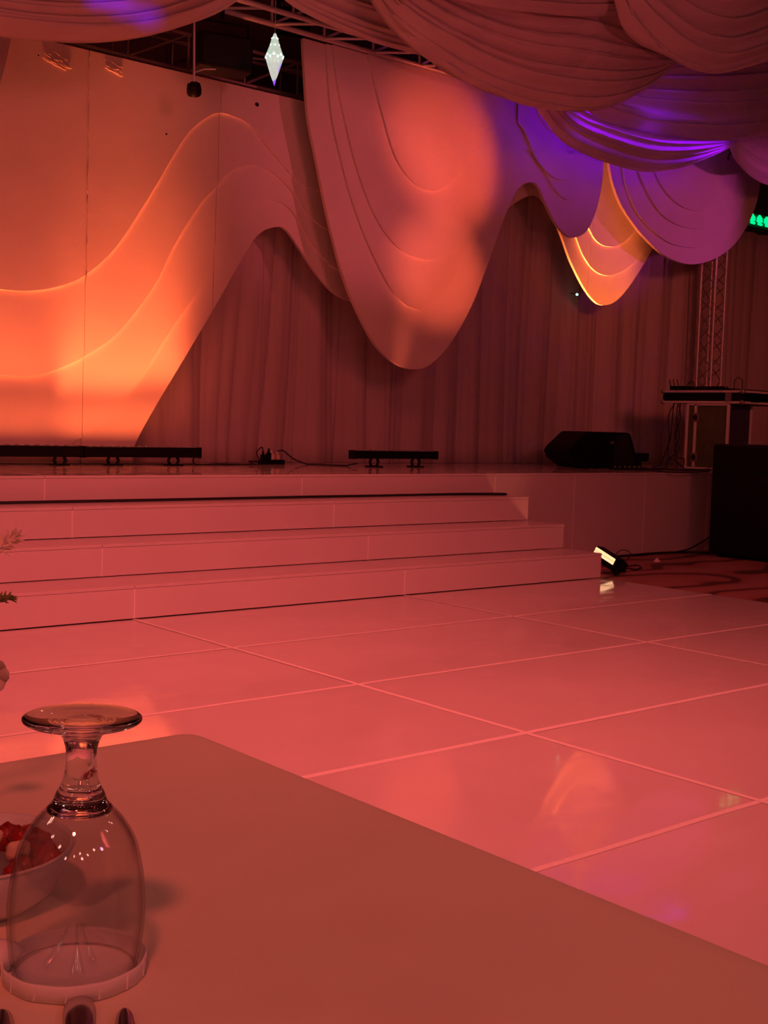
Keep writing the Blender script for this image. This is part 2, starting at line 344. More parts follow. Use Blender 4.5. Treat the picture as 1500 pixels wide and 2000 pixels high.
# ------------------------------------------------------------------ wave backdrop panels
def wave(name, parent, pix, ztop, v0, off, thick, mt, cuts=(), umin=None, umax=None, ramp=0.0, n=6, extra=None):
    """board whose lower edge follows a traced curve; v0 rear plane, off distance of its back face, cut into sheets at cuts"""
    vf = v0 - off - thick
    pts = []
    for p in crom([(x, y, 0) for x, y in pix], n):
        q = at_v(p.x, p.y, vf); pts.append((q.x, max(q.z, ZS+.001)))
    if extra: pts = extra[0] + pts + extra[1]
    mono = [pts[0]]
    for p in pts[1:]:
        if p[0] > mono[-1][0] + 1e-4: mono.append(p)
    def zi(u):
        for a, b in zip(mono[:-1], mono[1:]):
            if a[0] <= u <= b[0]: return a[1] + (b[1]-a[1])*(u-a[0])/(b[0]-a[0])
        return mono[0][1] if u < mono[0][0] else mono[-1][1]
    lo = mono[0][0]; hi = mono[-1][0]
    edges = [lo] + [c for c in cuts if lo+.01 < c < hi-.01] + [hi]
    for a, b in zip(edges[:-1], edges[1:]):
        g = 0.002
        ua = a + (g if a != lo else 0); ub = b - (g if b != hi else 0)
        us = [ua] + [p[0] for p in mono if ua+.0005 < p[0] < ub-.0005] + [ub]
        mb = MB(parent.location); vs = []; fs = []
        for u in us:
            r = 1.0
            if ramp: r = min(1.0, max(0.02, (u-lo)/ramp))
            z = zi(u); f_ = v0-off-thick*r
            zt = ztop(u) if callable(ztop) else ztop
            z = min(z, zt-.001)
            vs += [(u, f_, z), (u, f_, zt), (u, v0-off, z), (u, v0-off, zt)]
        k = len(us)
        for i in range(k-1):
            q = 4*i; r_ = q+4
            fs += [(q, r_, r_+1, q+1), (q+2, q+3, r_+3, r_+2), (q, q+2, r_+2, r_), (q+1, r_+1, r_+3, q+3)]
        fs += [(0, 1, 3, 2), (4*k-4, 4*k-2, 4*k-1, 4*k-3)]
        mb.add(vs, fs); mb.build(name, mt, parent)

# rear left panel (stands on the stage)
VB = 2.80
SEAMS = (-4.15, -2.975, -1.80, -0.625)
pa = empty('backdrop_panel', (-2.5, VB, ZS), 'tall wave-cut backdrop panel standing at left with orange light and scuff marks', 'backdrop panel')
wave('board', pa, [(258,905),(262,872),(300,800),(360,700),(425,590),(470,510),(505,458),(540,443),(560,450),(585,485),(615,530),(650,570),(693,590),(760,600),(800,590)],
     3.89, VB, 0, .03, 'panel', SEAMS, extra=([(-4.9, ZS+.001), (-2.6, ZS+.001)], []))
wave('relief_layer', pa, [(125,905),(140,868),(180,840),(260,760),(330,650),(390,560),(418,485),(450,430),(490,400),(525,390),(560,402),(590,440),(620,490),(650,520),(672,533),(720,545),(780,540)],
     3.889, VB, .03, .02, 'panel', SEAMS, extra=([(-4.9, ZS+.001), (-3.3, ZS+.001)], []))
wave('relief_layer', pa, [(-140,700),(-60,722),(0,732),(60,735),(120,718),(170,693),(230,650),(300,560),(340,480),(390,400),(422,366),(450,335),(490,321),(530,335),(570,372),(610,425),(645,450),(720,470)],
     3.888, VB, .05, .02, 'panel', SEAMS)
wave('relief_layer', pa, [(-140,530),(-60,555),(0,565),(60,568),(120,558),(170,535),(230,478),(300,370),(360,270),(400,232),(425,221),(450,225),(490,245),(530,295),(580,350),(630,376),(700,395)],
     3.887, VB, .07, .02, 'panel', SEAMS)
# torn patches, holes and a filler ridge on the rear panel
def patch(x, y, w_, h_):
    c = at_v(x, y, VB-.0905); mb = MB(pa.location)
    for k in range(7):
        zz = c.z + h_*(k/6-.5) + random.uniform(-.008, .008); du = random.uniform(-.03, .03)
        pts = [(c.x + w_*(i/5-.5)*random.uniform(.7, 1) + du, c.y - random.uniform(0, .006), zz - .25*w_*(i/5-.5) + random.uniform(-.008, .008)) for i in range(6)]
        mb.tube(pts, .0022, 5)
    mb.build('torn_patch', 'tear', pa)
patch(112, 118, .20, .08); patch(222, 133, .14, .07)
def hole(x, y, r, par, v):
    c = at_v(x, y, v); mb = MB(par.location)
    mb.add([(c.x + r*math.cos(a*.785)*1.2, c.y, c.z + r*math.sin(a*.785)) for a in range(8)], [tuple(range(8))]); mb.build('hole', 'dirt', par)
hole(502, 204, .018, pa, VB-.0912); hole(325, 262, .008, pa, VB-.0912); hole(75, 108, .006, pa, VB-.0912)
mb = MB(pa.location)
mb.tube([(-2.975+random.uniform(-.004, .004), VB-.0905, 2.1+1.75*k/40) for k in range(41)], [random.uniform(.0015, .006) for _ in range(41)], 5)
mb.build('filler_ridge', 'tear', pa)

# rear right panel
pb = empty('backdrop_panel', (3.0, VB, ZS+2), 'pointed wave backdrop panel glowing orange between two purple lobes', 'backdrop panel')
wave('board', pb, [(940,470),(985,415),(1010,394),(1032,383),(1048,382),(1062,393),(1078,420),(1095,455),(1115,510),(1140,560),(1160,587),(1177,596),(1200,590),(1225,565),(1255,520),(1275,485),(1300,430),(1330,390)],
     4.12, VB, 0, .03, 'panel', (1.725, 2.9, 4.07))
wave('relief_layer', pb, [(1085,380),(1110,425),(1126,465),(1140,500),(1160,527),(1185,538),(1215,530),(1245,505),(1270,465),(1300,400)], 4.119, VB, .03, .02, 'panel', (2.9, 4.07), ramp=.1)
wave('relief_layer', pb, [(1110,340),(1135,410),(1150,445),(1165,470),(1185,481),(1210,478),(1235,457),(1260,420),(1290,360)], 4.118, VB, .05, .02, 'panel', (2.9, 4.07), ramp=.1)

for u_ in (1.4, 2.4, 3.4):
    mb = MB(pb.location); mb.tube([(u_, VB-.01, 3.86), (u_, VB+.05, 3.93), (u_, VB+.11, 3.97)], .008, 6); mb.build('hanger', 'alu_dim', pb)
# front centre panel hanging from the truss, with the small purple lobe on its right
VF = 2.52; ZF = 4.33
pc = empty('backdrop_panel', (0.0, VF, 1.65), 'big hanging wave panel, a long orange tongue with a small purple lobe', 'backdrop panel')
wave('board', pc, [(592,78),(597,167),(603,233),(618,310),(640,420),(665,520),(690,590),(730,668),(768,707),(805,721),(840,712),(880,670),(920,600),(955,510),(985,425),(1005,380),(1020,362),(1038,356),(1052,365),(1065,395),(1085,435),(1105,458),(1122,464),(1145,452),(1163,415),(1174,370),(1178,325),(1179,250)],
     ZF, VF, 0, .035, 'panel')
wave('relief_layer', pc, [(637,88),(642,167),(650,237),(664,300),(682,370),(705,440),(735,510),(765,565),(790,594),(810,603),(830,602),(870,568),(910,505),(940,448),(958,400),(970,330),(980,250),(990,150)],
     ZF-.001, VF, .035, .02, 'panel')
wave('relief_layer', pc, [(650,92),(660,167),(675,237),(690,300),(710,365),(735,425),(765,470),(795,495),(830,507),(860,502),(900,472),(925,440),(945,395),(957,330),(965,250),(975,150)],
     ZF-.002, VF, .055, .02, 'panel')
wave('relief_layer', pc, [(720,113),(733,167),(752,238),(770,298),(790,335),(815,362),(840,372),(860,370),(890,347),(918,305),(938,245),(950,160)],
     ZF-.003, VF, .075, .02, 'panel')
wave('relief_layer', pc, [(1022,290),(1034,293),(1046,301),(1060,322),(1077,360),(1095,382),(1110,390),(1130,382),(1150,345),(1162,290),(1168,230)],
     ZF-.001, VF, .035, .02, 'panel', ramp=.12)
wave('relief_layer', pc, [(1014,240),(1020,247),(1028,262),(1042,298),(1060,326),(1080,345),(1100,352),(1125,346),(1143,320),(1155,270),(1160,220)],
     ZF-.002, VF, .055, .02, 'panel', ramp=.12)
wave('relief_layer', pc, [(1044,195),(1050,215),(1062,240),(1085,260),(1110,262),(1130,245),(1145,200)],
     ZF-.003, VF, .075, .02, 'panel', ramp=.06)
# front right panel, round
pd = empty('backdrop_panel', (3.9, VF, 3.0), 'rounded purple wave panel with four nested contours under the violet swag', 'backdrop panel')
wave('board', pd, [(1188,300),(1192,330),(1200,365),(1215,402),(1240,440),(1265,469),(1300,500),(1345,516),(1390,508),(1430,482),(1460,440),(1478,395),(1485,360),(1488,320)], ZF, VF, 0, .035, 'panel')
wave('relief_layer', pd, [(1213,300),(1217,334),(1226,372),(1245,415),(1275,450),(1310,475),(1345,483),(1370,482),(1400,473),(1430,445),(1452,400),(1462,340)], ZF-.001, VF, .035, .025, 'panel')
wave('relief_layer', pd, [(1243,310),(1250,340),(1265,376),(1290,415),(1320,437),(1350,446),(1375,445),(1405,430),(1428,395),(1440,340)], ZF-.002, VF, .06, .025, 'panel')
wave('relief_layer', pd, [(1272,310),(1282,340),(1295,366),(1315,390),(1340,407),(1365,411),(1390,403),(1408,380),(1420,335)], ZF-.003, VF, .085, .025, 'panel')
# front left panel at the frame edge
pe = empty('backdrop_panel', (-4.6, VF, 2.9), 'orange hanging panel cut off by the left picture edge', 'backdrop panel')
wave('board', pe, [(-140,360),(-100,330),(-60,270),(-25,215),(0,165),(12,120),(20,85),(25,50),(28,0)], ZF, VF, 0, .035, 'panel')

# ------------------------------------------------------------------ curtains behind the panels
_rc = random.Random(4)
CPAR = [(_rc.uniform(.85, 1.15)*f, _rc.uniform(0, 6.28), a) for f, a in ((9, .042), (5.0, .04), (19, .030), (13, .02), (37, .007), (3.1, .03))]
def curtain(ua, ub, label, ztop=3.71, v=3.16):
    nu = int((ub-ua)/0.011); nz = 14; vs = []; fs = []
    for j in range(nz+1):
        t = j/nz; z = ZS + .002 + (ztop-ZS-.002)*t
        for i in range(nu+1):
            u = ua + (ub-ua)*i/nu; sl = .22/(1+math.exp((u+.2)*3))
            q = u + sl*(t-.4)*math.sin(u*2.6+1.0) + .025*math.sin(3*t+u*3)
            d = sum((a*math.sin(f*q+p + 1.5*math.sin(q*1.9+p)) if k % 2 else a*1.9*(abs(math.sin(.5*(f*q+p + 1.5*math.sin(q*1.9+p))))**.55-.75)*-1) for k, (f, p, a) in enumerate(CPAR))*(1.1-.4*t)
            vs.append((u, v + d, z))
    for j in range(nz):
        for i in range(nu):
            a = j*(nu+1)+i; fs.append((a, a+1, a+nu+2, a+nu+1))
    mb = MB(((ua+ub)/2, v, ZS)); mb.add(vs, fs); o = mb.build('stage_curtain', 'curtain', None, True)
    sd = o.modifiers.new('thickness', 'SOLIDIFY'); sd.thickness = .002
    tag(o, label, 'curtain', 'curtains behind the backdrop'); return o
curtain(-3.0, -1.04, 'dark mauve curtain filling the left half of the tall arch')
curtain(-1.04, -0.11, 'mauve curtain in the right half of the arch above the power strip')
curtain(-0.11, 1.29, 'mauve curtain behind the tip of the long hanging tongue')
curtain(1.29, 2.74, 'mauve curtain under the small arch left of the pointed orange panel')
curtain(2.74, 4.29, 'mauve curtain rising behind the wedge monitor speaker')
curtain(4.29, 5.74, 'mauve curtain directly behind the upright lattice tower')
curtain(5.74, 7.6, 'mauve curtain at the right picture edge beyond the lattice tower')

# ------------------------------------------------------------------ trusses
def truss_beam(name, u0, u1, va, vb, za, zb, label, mt, r=.022, pitch=.5, br=.012):
    t = empty(name, (u0, (va+vb)/2, za), label, 'truss')
    for v in (va, vb):
        for z in (za, zb):
            mb = MB(t.location); mb.tube([(u0, v, z), (u1, v, z)], r, 10); smooth_angle(mb.build('chord', mt, t))
    # one brace of each kind, shared by the repeats
    kinds = {}
    def brace(key, p, q, u):
        if key not in kinds:
            mb = MB((0, 0, 0)); mb.tube([p, q], br, 8); me = mb.mesh('brace'); me.materials.append(MT[mt])
            for f in me.polygons: f.use_smooth = True
            me.set_sharp_from_angle(angle=.7); kinds[key] = me
        o = obj('brace', kinds[key], None, t); o.location = (u-u0, -t.location.y, -t.location.z)
    n = int((u1-u0)/pitch)
    for i in range(n):
        u = u0 + i*pitch
        for v in (va, vb):
            brace(('up', v), (0, v, za), (0, v, zb), u)
            brace(('dg', v), (0, v, za), (pitch, v, zb), u)
        brace('low', (0, va, za), (0, vb, za), u) if False else None
        brace(('lowd',), (0, vb, za), (pitch*.55, va, za), u)
        brace(('topd',), (0, vb, zb), (pitch, va, zb), u)
    return t
truss_beam('truss_beam', -5.25, 5.0, 2.13, 2.43, 4.352, 4.652, 'bright aluminium truss beam carrying the hanging panels', 'alu', pitch=.535)
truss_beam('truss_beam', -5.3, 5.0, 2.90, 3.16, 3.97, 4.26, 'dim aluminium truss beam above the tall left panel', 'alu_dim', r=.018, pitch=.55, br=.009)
# truss tower at the right
tw = empty('truss_tower', (5.06, 2.70, ZS), 'upright lattice truss tower behind the mixing console', 'truss')
hs = .10; TOPZ = 4.5
for su in (-1, 1):
    for sv in (-1, 1):
        mb = MB((0, 0, 0)); mb.tube([(su*hs, sv*hs, 0), (su*hs, sv*hs, TOPZ-ZS)], .016, 10); smooth_angle(mb.build('chord', 'alu', tw)).location = (0, 0, 0)
bk = {}
def tbrace(key, p, q, z):
    if key not in bk:
        mb = MB(); mb.tube([p, q], .006, 6); bk[key] = mb.mesh('brace'); bk[key].materials.append(MT['alu_dim'])
    o = obj('brace', bk[key], None, tw); o.location = (0, 0, z)
hh = .16
for k in range(int((TOPZ-ZS-.1)/hh)):
    s = 1 if k % 2 else -1; z = .05 + k*hh
    for v in (-hs, hs): tbrace(('u', v, s), (-hs*s, v, 0), (hs*s, v, hh), z)
    for u in (-hs, hs): tbrace(('v', u, s), (u, -hs*s, 0), (u, hs*s, hh), z)
mb = MB(); mb.box((-.16, -.16, 0), (.16, .16, .012)); mb.build('base_plate', 'alu_dim', tw)

# ------------------------------------------------------------------ swagged ceiling drapes
def swag(low, high, vl, vh, label, seed, folds=7, amp=.03, ns=60, nt=70):
    rnd = random.Random(seed)
    def resample(pix, v):
        pts = [at_v(p.x, p.y, v) for p in crom([(x, y, 0) for x, y in pix], 10)]
        d = [0]
        for a, b in zip(pts[:-1], pts[1:]): d.append(d[-1] + (b-a).length)
        out = []; k = 0
        for i in range(ns+1):
            s = d[-1]*i/ns
            while k < len(d)-2 and d[k+1] < s: k += 1
            t = (s-d[k])/max(1e-9, d[k+1]-d[k]); out.append(pts[k].lerp(pts[k+1], t))
        return out
    Lo = resample(low, vl); Hi = resample(high, vh)
    ph = [(rnd.uniform(.85, 1.15)*f*2*math.pi, rnd.uniform(0, 6.28), a) for f, a in ((folds*.5, .6), (folds*1.1, 1.0), (folds*2.2, .55), (folds*3.9, .17))]
    vs = []; fs = []
    for j in range(nt+1):
        t = j/nt
        for i in range(ns+1):
            s = i/ns; p = Lo[i].lerp(Hi[i], t)
            env = min(1.0, (math.sin(math.pi*s)+.12)*1.1)
            tt = t + .025*math.sin(5*s+seed) + .02*math.sin(9*s+2*seed)
            d = sum(a*math.sin(f*tt+q + 1.2*math.sin(2.1*s+q)) for f, q, a in ph)*amp*1.75*env
            belly = -.10*math.sin(math.pi*min(1, t*1.0))*env
            # the hem rolls back under
            roll = .05*max(0, 1-t/.06)
            vs.append(p + Vector((d*.15, -d*.9 + belly*.4 + roll, d*.35 + belly*.25)))
    for j in range(nt):
        for i in range(ns):
            a = j*(ns+1)+i; fs.append((a, a+1, a+ns+2, a+ns+1))
    c = Lo[ns//2]; mb = MB(c); mb.add(vs, fs); o = mb.build('ceiling_swag', 'swag', None, True)
    sd = o.modifiers.new('thickness', 'SOLIDIFY'); sd.thickness = .002
    tag(o, label, 'drape', 'swagged drapes under the ceiling'); return o
swag([(-420,-120),(-200,20),(-80,52),(0,66),(100,77),(200,81),(300,70),(380,45),(440,18),(490,-18),(540,-70)],
     [(-420,-190),(-100,-130),(60,-100),(200,-100),(380,-120),(540,-130)], 1.5, 1.0, 'pink ceiling swag with a violet streak above the tall left panel', 1, 6, .022)
swag([(500,-70),(565,2),(640,46),(720,80),(790,100),(850,113),(950,112),(1080,60),(1180,-30)],
     [(560,-110),(700,-90),(850,-80),(1000,-85),(1180,-110)], 1.78, 1.5, 'pink ceiling swag just over the front truss beam', 2, 6, .018)
swag([(680,-100),(735,0),(780,56),(850,115),(930,168),(1000,200),(1060,215),(1120,221),(1180,212),(1240,188),(1285,160),(1330,118)],
     [(740,-150),(830,-90),(950,-50),(1060,-30),(1160,-30),(1250,10),(1310,70),(1335,105)], 1.3, .8, 'largest ceiling swag, dusty pink, hanging in the middle of the canopy', 3, 8, .028)
swag([(790,-80),(870,-6),(960,20),(1060,30),(1150,32),(1230,22),(1300,-10),(1360,-60)],
     [(830,-120),(960,-80),(1100,-70),(1230,-80),(1360,-110)], .75, .5, 'narrow orange-edged swag at the top picture edge above the largest swag', 4, 4, .02)
swag([(1170,-120),(1213,0),(1235,48),(1280,92),(1330,123),(1400,141),(1460,133),(1520,112),(1600,50)],
     [(1230,-180),(1330,-140),(1420,-120),(1500,-130),(1600,-170)], .5, .0, 'brownish orange ceiling swag in the top right corner', 5, 6, .024)
swag([(1080,120),(1165,214),(1220,240),(1300,258),(1400,270),(1500,267),(1600,250),(1720,180)],
     [(1150,60),(1260,70),(1350,50),(1500,50),(1620,60),(1720,90)], 1.6, 1.2, 'wide pink ceiling swag below the corner swag, with a violet patch', 6, 8, .024)
swag([(1040,180),(1063,225),(1100,272),(1140,300),(1180,318),(1220,331),(1265,338),(1320,332),(1370,317),(1428,289)],
     [(1090,160),(1130,195),(1190,215),(1260,235),(1350,250),(1430,272)], 1.88, 1.78, 'bright violet lit swag in front of the round panel', 7, 6, .022)
swag([(1426,262),(1440,305),(1460,332),(1485,352),(1520,362),(1600,350),(1680,300)],
     [(1432,240),(1480,235),(1560,235),(1680,240)], 1.88, 1.75, 'small mauve swag at the right picture edge over the round panel', 8, 4, .022)

# ------------------------------------------------------------------ hanging lights and pendant
def box_light(name, c, wd, dp, ht, rz, label, top, clamp=0.0):
    t = empty(name, c, label, 'stage light', rz=rz)
    mb = MB(); mb.box((-wd/2, -dp/2, -ht/2), (wd/2, dp/2, ht/2)); mb.build('housing', 'blackbox', t, bevel=.02)
    mb = MB(); mb.box((-wd/2+.03, -dp/2-.006, -ht/2+.03), (wd/2-.03, -dp/2, ht/2-.03)); mb.build('lens', 'black', t)
    mb = MB()
    for s in (-1, 1): mb.box((s*(wd/2+.006)-.012, -.02, -.03), (s*(wd/2+.006)+.012, .02, top-.02))
    mb.box((-wd/2-.018, -.02, top-.02), (wd/2+.018, .02, top)); mb.build('yoke', 'black', t)
    if clamp:
        mb = MB(); mb.tube([(0, 0, top), (0, .0, top+clamp)], .018, 8); mb.build('clamp', 'black', t)
    for k in range(4):
        mb = MB(); mb.box((-wd/2+.05, dp/2, -ht/2+.04+k*ht*.2), (wd/2-.05, dp/2+.02, -ht/2+.05+k*ht*.2)); mb.build('cooling_fin', 'black', t)
    return t
c = at_v(433, 108, 2.35)
box_light('stage_light', c, .44, .26, .27, -.25, 'large black boxy stage light hung over the tall left panel', .27, .12)
c = at_v(572, 44, 2.74)
box_light('stage_light', c, .26, .18, .2, -.2, 'small black stage light half hidden behind the front truss beam', .18)
# little can light on a rod
c = at_v(379, 173, 2.22)
t = empty('can_light', c, 'tiny black can light hanging on a thin rod before the left panel', 'stage light')
mb = MB(); mb.lathe([(.03, .045), (.05, .035), (.057, 0), (.057, -.035), (.05, -.05), (.04, -.045)], n=16); smooth_angle(mb.build('housing', 'black', t)).rotation_euler = (.5, -.4, 0)
mb = MB(); mb.tube([(0, 0, .04), (-.005, 0, .3), (-.01, 0, .62)], .009, 8); mb.build('rod', 'alu', t)
mb = MB(); mb.tube([(0, 0, .12), (.1, .02, .17), (.22, .05, .2)], .006, 6); mb.build('safety_wire', 'alu', t)
mb = MB(); mb.tube([(-.05, 0, .0), (-.04, 0, .06), (0, 0, .075), (.04, 0, .06), (.05, 0, 0)], .006, 6); mb.build('bracket', 'alu', t)
# lit crystal pendant
c = at_v(536, 114, 1.7)
cr = empty('crystal_pendant', c, 'glowing faceted crystal pendant hanging on a thread from the truss', 'pendant')
sc_ = (CAM-c).length/FPX
H = 45*sc_; W = 17*sc_
mb = MB(); mb.lathe([(W*.12, H*.98), (W*.31, H*.8), (W*.33, H*.79), (W*.55, H*.5), (W*.57, H*.49), (W, H*.06)], n=10); mb.build('upper_crystal', 'crystal', cr)
mb = MB(); mb.lathe([(W, H*.05), (W*.8, -H*.2), (W*.35, -H*.72), (W*.02, -H)], n=10); mb.build('lower_crystal', 'crystal', cr)
for k in range(14):
    a = 2*math.pi*k/14; mb = MB(); zz = H*(.10 if k % 2 else .0); rr = W*.93
    mb.lathe([(0, .012), (.010, 0), (0, -.012)], (rr*math.cos(a), rr*math.sin(a), zz), n=6); mb.build('bead', 'bead', cr)
for k, (fz, fr) in enumerate(((.5, .53), (.78, .31))):
    for q in range(6):
        a = 2*math.pi*(q+.5*k)/6; mb = MB(); mb.lathe([(0, .010), (.007, 0), (0, -.010)], (W*fr*math.cos(a), W*fr*math.sin(a), H*fz), n=6); mb.build('bead', 'bead', cr)
for a, fz in ((-.75, -.3), (-.55, -.2), (-.9, -.42), (-.7, -.92), (-1.4, -.94)):
    rr = W*max(.06, (1+fz)*.8); mb = MB(); mb.lathe([(0, .03), (.011, 0), (0, -.03)], (rr*math.cos(a), rr*math.sin(a), fz*H), n=6); mb.build('violet_glint', 'glintp', cr)  # glints added where purple light tints the lower crystal
mb = MB(); mb.tube([(0, 0, H*.97), (0, 0, H+.34)], .002, 5); mb.build('thread', 'alu', cr)

# ------------------------------------------------------------------ LED bars on the stage
def led_bar(u0, u1, v, zlo, zhi, feet, label, slope=0.0):
    t = empty('led_bar', ((u0+u1)/2, v, ZS), label, 'stage light', 'LED bars on the stage')
    L_ = u1-u0
    mb = MB(); mb.box((-L_/2, -.04, zlo-ZS), (L_/2, .04, zhi-ZS)); mb.build('housing', 'black', t, bevel=.008)
    for s in (-1, 1):
        mb = MB(); mb.box((s*L_/2-.008, -.046, zlo-ZS-.004), (s*L_/2+.008, .046, zhi-ZS+.004)); mb.build('end_cap', 'black', t, bevel=.004)
    n = 16
    lm = MB(); lm.lathe([(.018, 0), (.018, .006), (.010, .010)], n=10); lme = lm.mesh('lens'); lme.materials.append(MT['lens'])
    for k in range(n):
        o = obj('lens', lme, None, t); o.location = (-L_/2 + L_*(k+.5)/n, 0, zhi-ZS)
    for fu in feet:
        for s in (-1, 1):
            mb = MB(); x = fu-(u0+u1)/2 + s*.035
            mb.tube([(x, 0, zlo-ZS), (x+s*.012, 0, (zlo-ZS)*.6), (x, 0, .012)], .013, 8); mb.box((x-.02, -.06, 0), (x+.02, .06, .012)); mb.build('foot', 'black', t)
    return t
zt = lambda x, y, v: at_v(x, y, v).z
v1 = 2.60
ux = lambda x: at_v(x, 885, v1).x
led_bar(ux(160)+.012, ux(387), v1, zt(250, 893, v1), zt(250, 873, v1), (ux(221), ux(339)), 'black LED bar standing before the tall left panel, right of two end to end')
led_bar(ux(160)-1.26, ux(160)-.012, v1, zt(60, 892, v1), zt(60, 870, v1), (ux(160)-1.05, ux(117)), 'black LED bar running out of the left picture edge')
v2 = 2.34
ub0 = at_v(688, 888, v2).x; ub1 = at_v(849, 888, v2).x
led_bar(ub0, ub1, v2, zt(770, 896, v2), zt(770, 881, v2), (at_v(731, 890, v2).x, at_v(812, 890, v2).x), 'short black LED bar standing alone below the hanging tongue')

led_bar(2.65, 3.75, 2.64, ZS+.05, ZS+.12, (2.9, 3.5), 'unseen black LED bar added behind the wedge monitor to light the pointed orange panel')  # hidden bar, added as the source of the panel's orange glow
# ------------------------------------------------------------------ power strip with plugs, cables
def cable(pts, r, label, group=None, n=8, name='cable'):
    P = crom(pts, n); mb = MB(pts[0]); mb.tube(P, r, 6); o = mb.build(name, 'cable', None, True)
    tag(o, label, 'cable', group); return o
c0 = at_z(530, 905, ZS); c0.y = 2.86; c0.x = at_v(530, 900, 2.86).x
ps = empty('power_strip', (c0.x, c0.y, ZS), 'black power strip with plugs on the stage inside the arch', 'power strip')
mb = MB(); mb.box((-.125, -.035, 0), (.125, .035, .04)); mb.build('housing', 'black', ps, bevel=.006)
for k, (x, h_, mm_) in enumerate(((-.09, .075, 'black'), (-.03, .10, 'black'), (.0, .085, 'china'), (.06, .075, 'nut'))):
    mb = MB(); mb.box((x-.018, -.02, .04), (x+.018, .02, .04+h_*.6)); mb.lathe([(.014, .04+h_*.6), (.008, .04+h_)], (x, 0, 0), 8); mb.build('plug', mm_, ps, bevel=.004)
Z = ZS+.006
cable([(-2.05, 2.62, ZS+.06), (-1.98, 2.7, Z), (-1.7, 2.78, Z), (-1.4, 2.74, Z), (c0.x-.25, 2.84, Z+.02), (c0.x-.13, 2.86, ZS+.02)], .006, 'black cable on the stage from the long LED bar to the power strip')
cable([(c0.x-.09, c0.y, ZS+.115), (c0.x-.12, c0.y-.02, ZS+.15), (c0.x-.17, c0.y-.02, ZS+.10), (c0.x-.15, c0.y-.05, Z), (c0.x-.3, c0.y-.12, Z), (-1.75, 2.66, Z), (-2.3, 2.72, Z), (-3.2, 2.70, Z), (-4.4, 2.68, Z)], .005, 'thin black cable looping up from a plug and running left under the LED bars')
cable([(c0.x+.06, c0.y, ZS+.115), (c0.x+.12, c0.y-.01, ZS+.12), (c0.x+.22, c0.y-.03, ZS+.05), (c0.x+.33, c0.y-.08, Z), (-.75, 2.7, Z), (-.55, 2.5, Z), (ub0+.02, 2.41, Z+.01), (ub0+.06, v2, ZS+.03)], .006, 'black cable arching from the power strip to the short LED bar')
VT = VS-.03; ZT = 3*RISE+.008
cable([(-7.8, VT, ZT), (-5, VT-.01, ZT), (-4, VT-.005, ZT), (-3, VT-.015, ZT), (-2, VT, ZT), (-1.2, VT-.02, ZT), (-.55, VT-.01, ZT), (-.2, VT-.04, ZT), (-.02, VT-.10, ZT), (-.10, VT-.16, ZT), (-.35, VT-.09, ZT), (-.8, VT-.03, ZT), (-1.6, VT-.035, ZT), (-2.6, VT-.03, ZT), (-3.5, VT-.045, ZT), (-4.4, VT-.03, ZT), (-7.8, VT-.03, ZT)], .009,
      'long black cable doubled back along the highest step', n=8)

# ------------------------------------------------------------------ wedge monitor speaker on the stage
vm = 2.0
mp_ = [at_v(x, y, vm) for x, y in ((1110,882),(1116,872),(1145,844),(1150,843),(1226,845),(1232,848),(1241,880),(1246,914),(1138,914),(1116,896))]
for p in mp_: p.z = max(p.z, ZS+.001)
cm = sum(mp_, Vector())/len(mp_); cm.z = ZS
mon = empty('monitor_speaker', cm, 'black wedge monitor speaker lying on the right of the stage', 'speaker')
mb = MB(cm); mb.prism(mp_, (.05, .38, 0)); mb.build('cabinet', 'blackbox', mon, bevel=.012)
gp = [at_v(x, y, vm-.004) for x, y in ((1205,850),(1227,850),(1239,908),(1195,908))]
mb = MB(cm); mb.prism(gp, (0, .004, 0)); mb.build('grille', 'grille', mon)
bp_ = [at_v(x, y, vm-.005) for x, y in ((1192,863),(1199,861),(1200,866),(1193,868))]
mb = MB(cm); mb.prism(bp_, (0, .004, 0)); mb.build('badge', 'alu_dim', mon)
hp = [at_v(x, y, vm-.003) for x, y in ((1150,872),(1180,872),(1180,882),(1150,882))]
mb = MB(cm); mb.prism(hp, (0, .004, 0)); mb.build('handle', 'black', mon, bevel=.001)
# boxes beside it
c = at_z(1250, 916, ZS); q = at_v(1251, 894, 2.12)
sb = empty('stage_box', (q.x, 2.12, ZS), 'small black stage box right of the wedge monitor', 'stage box')
hz = q.z+.05-ZS
mb = MB(); mb.box((-.11, -.05, hz-.09), (.08, .12, hz)); mb.build('housing', 'black', sb, bevel=.006)
mb = MB(); mb.box((-.10, -.03, 0), (-.02, .1, hz-.09)); mb.build('stand', 'black', sb)
for k in range(3):
    mb = MB(); mb.lathe([(.012, 0), (.012, .008)], (-.08+.06*k, 0, hz), 8); mb.build('socket', 'alu_dim', sb)
c = at_z(1224, 917, ZS)
pd_ = empty('pedal_board', (c.x, c.y, ZS), 'flat dark pedal strip lying in front of the wedge monitor', 'pedal board')
mb = MB(); mb.box((-.22, -.05, 0), (.26, .05, .022)); mb.build('base', 'black', pd_, bevel=.004)
for k in range(6):
    mb = MB(); mb.lathe([(.012, .022), (.011, .034), (.006, .036)], (-.18+.075*k, 0, 0), 8); mb.build('switch', 'alu_dim', pd_)

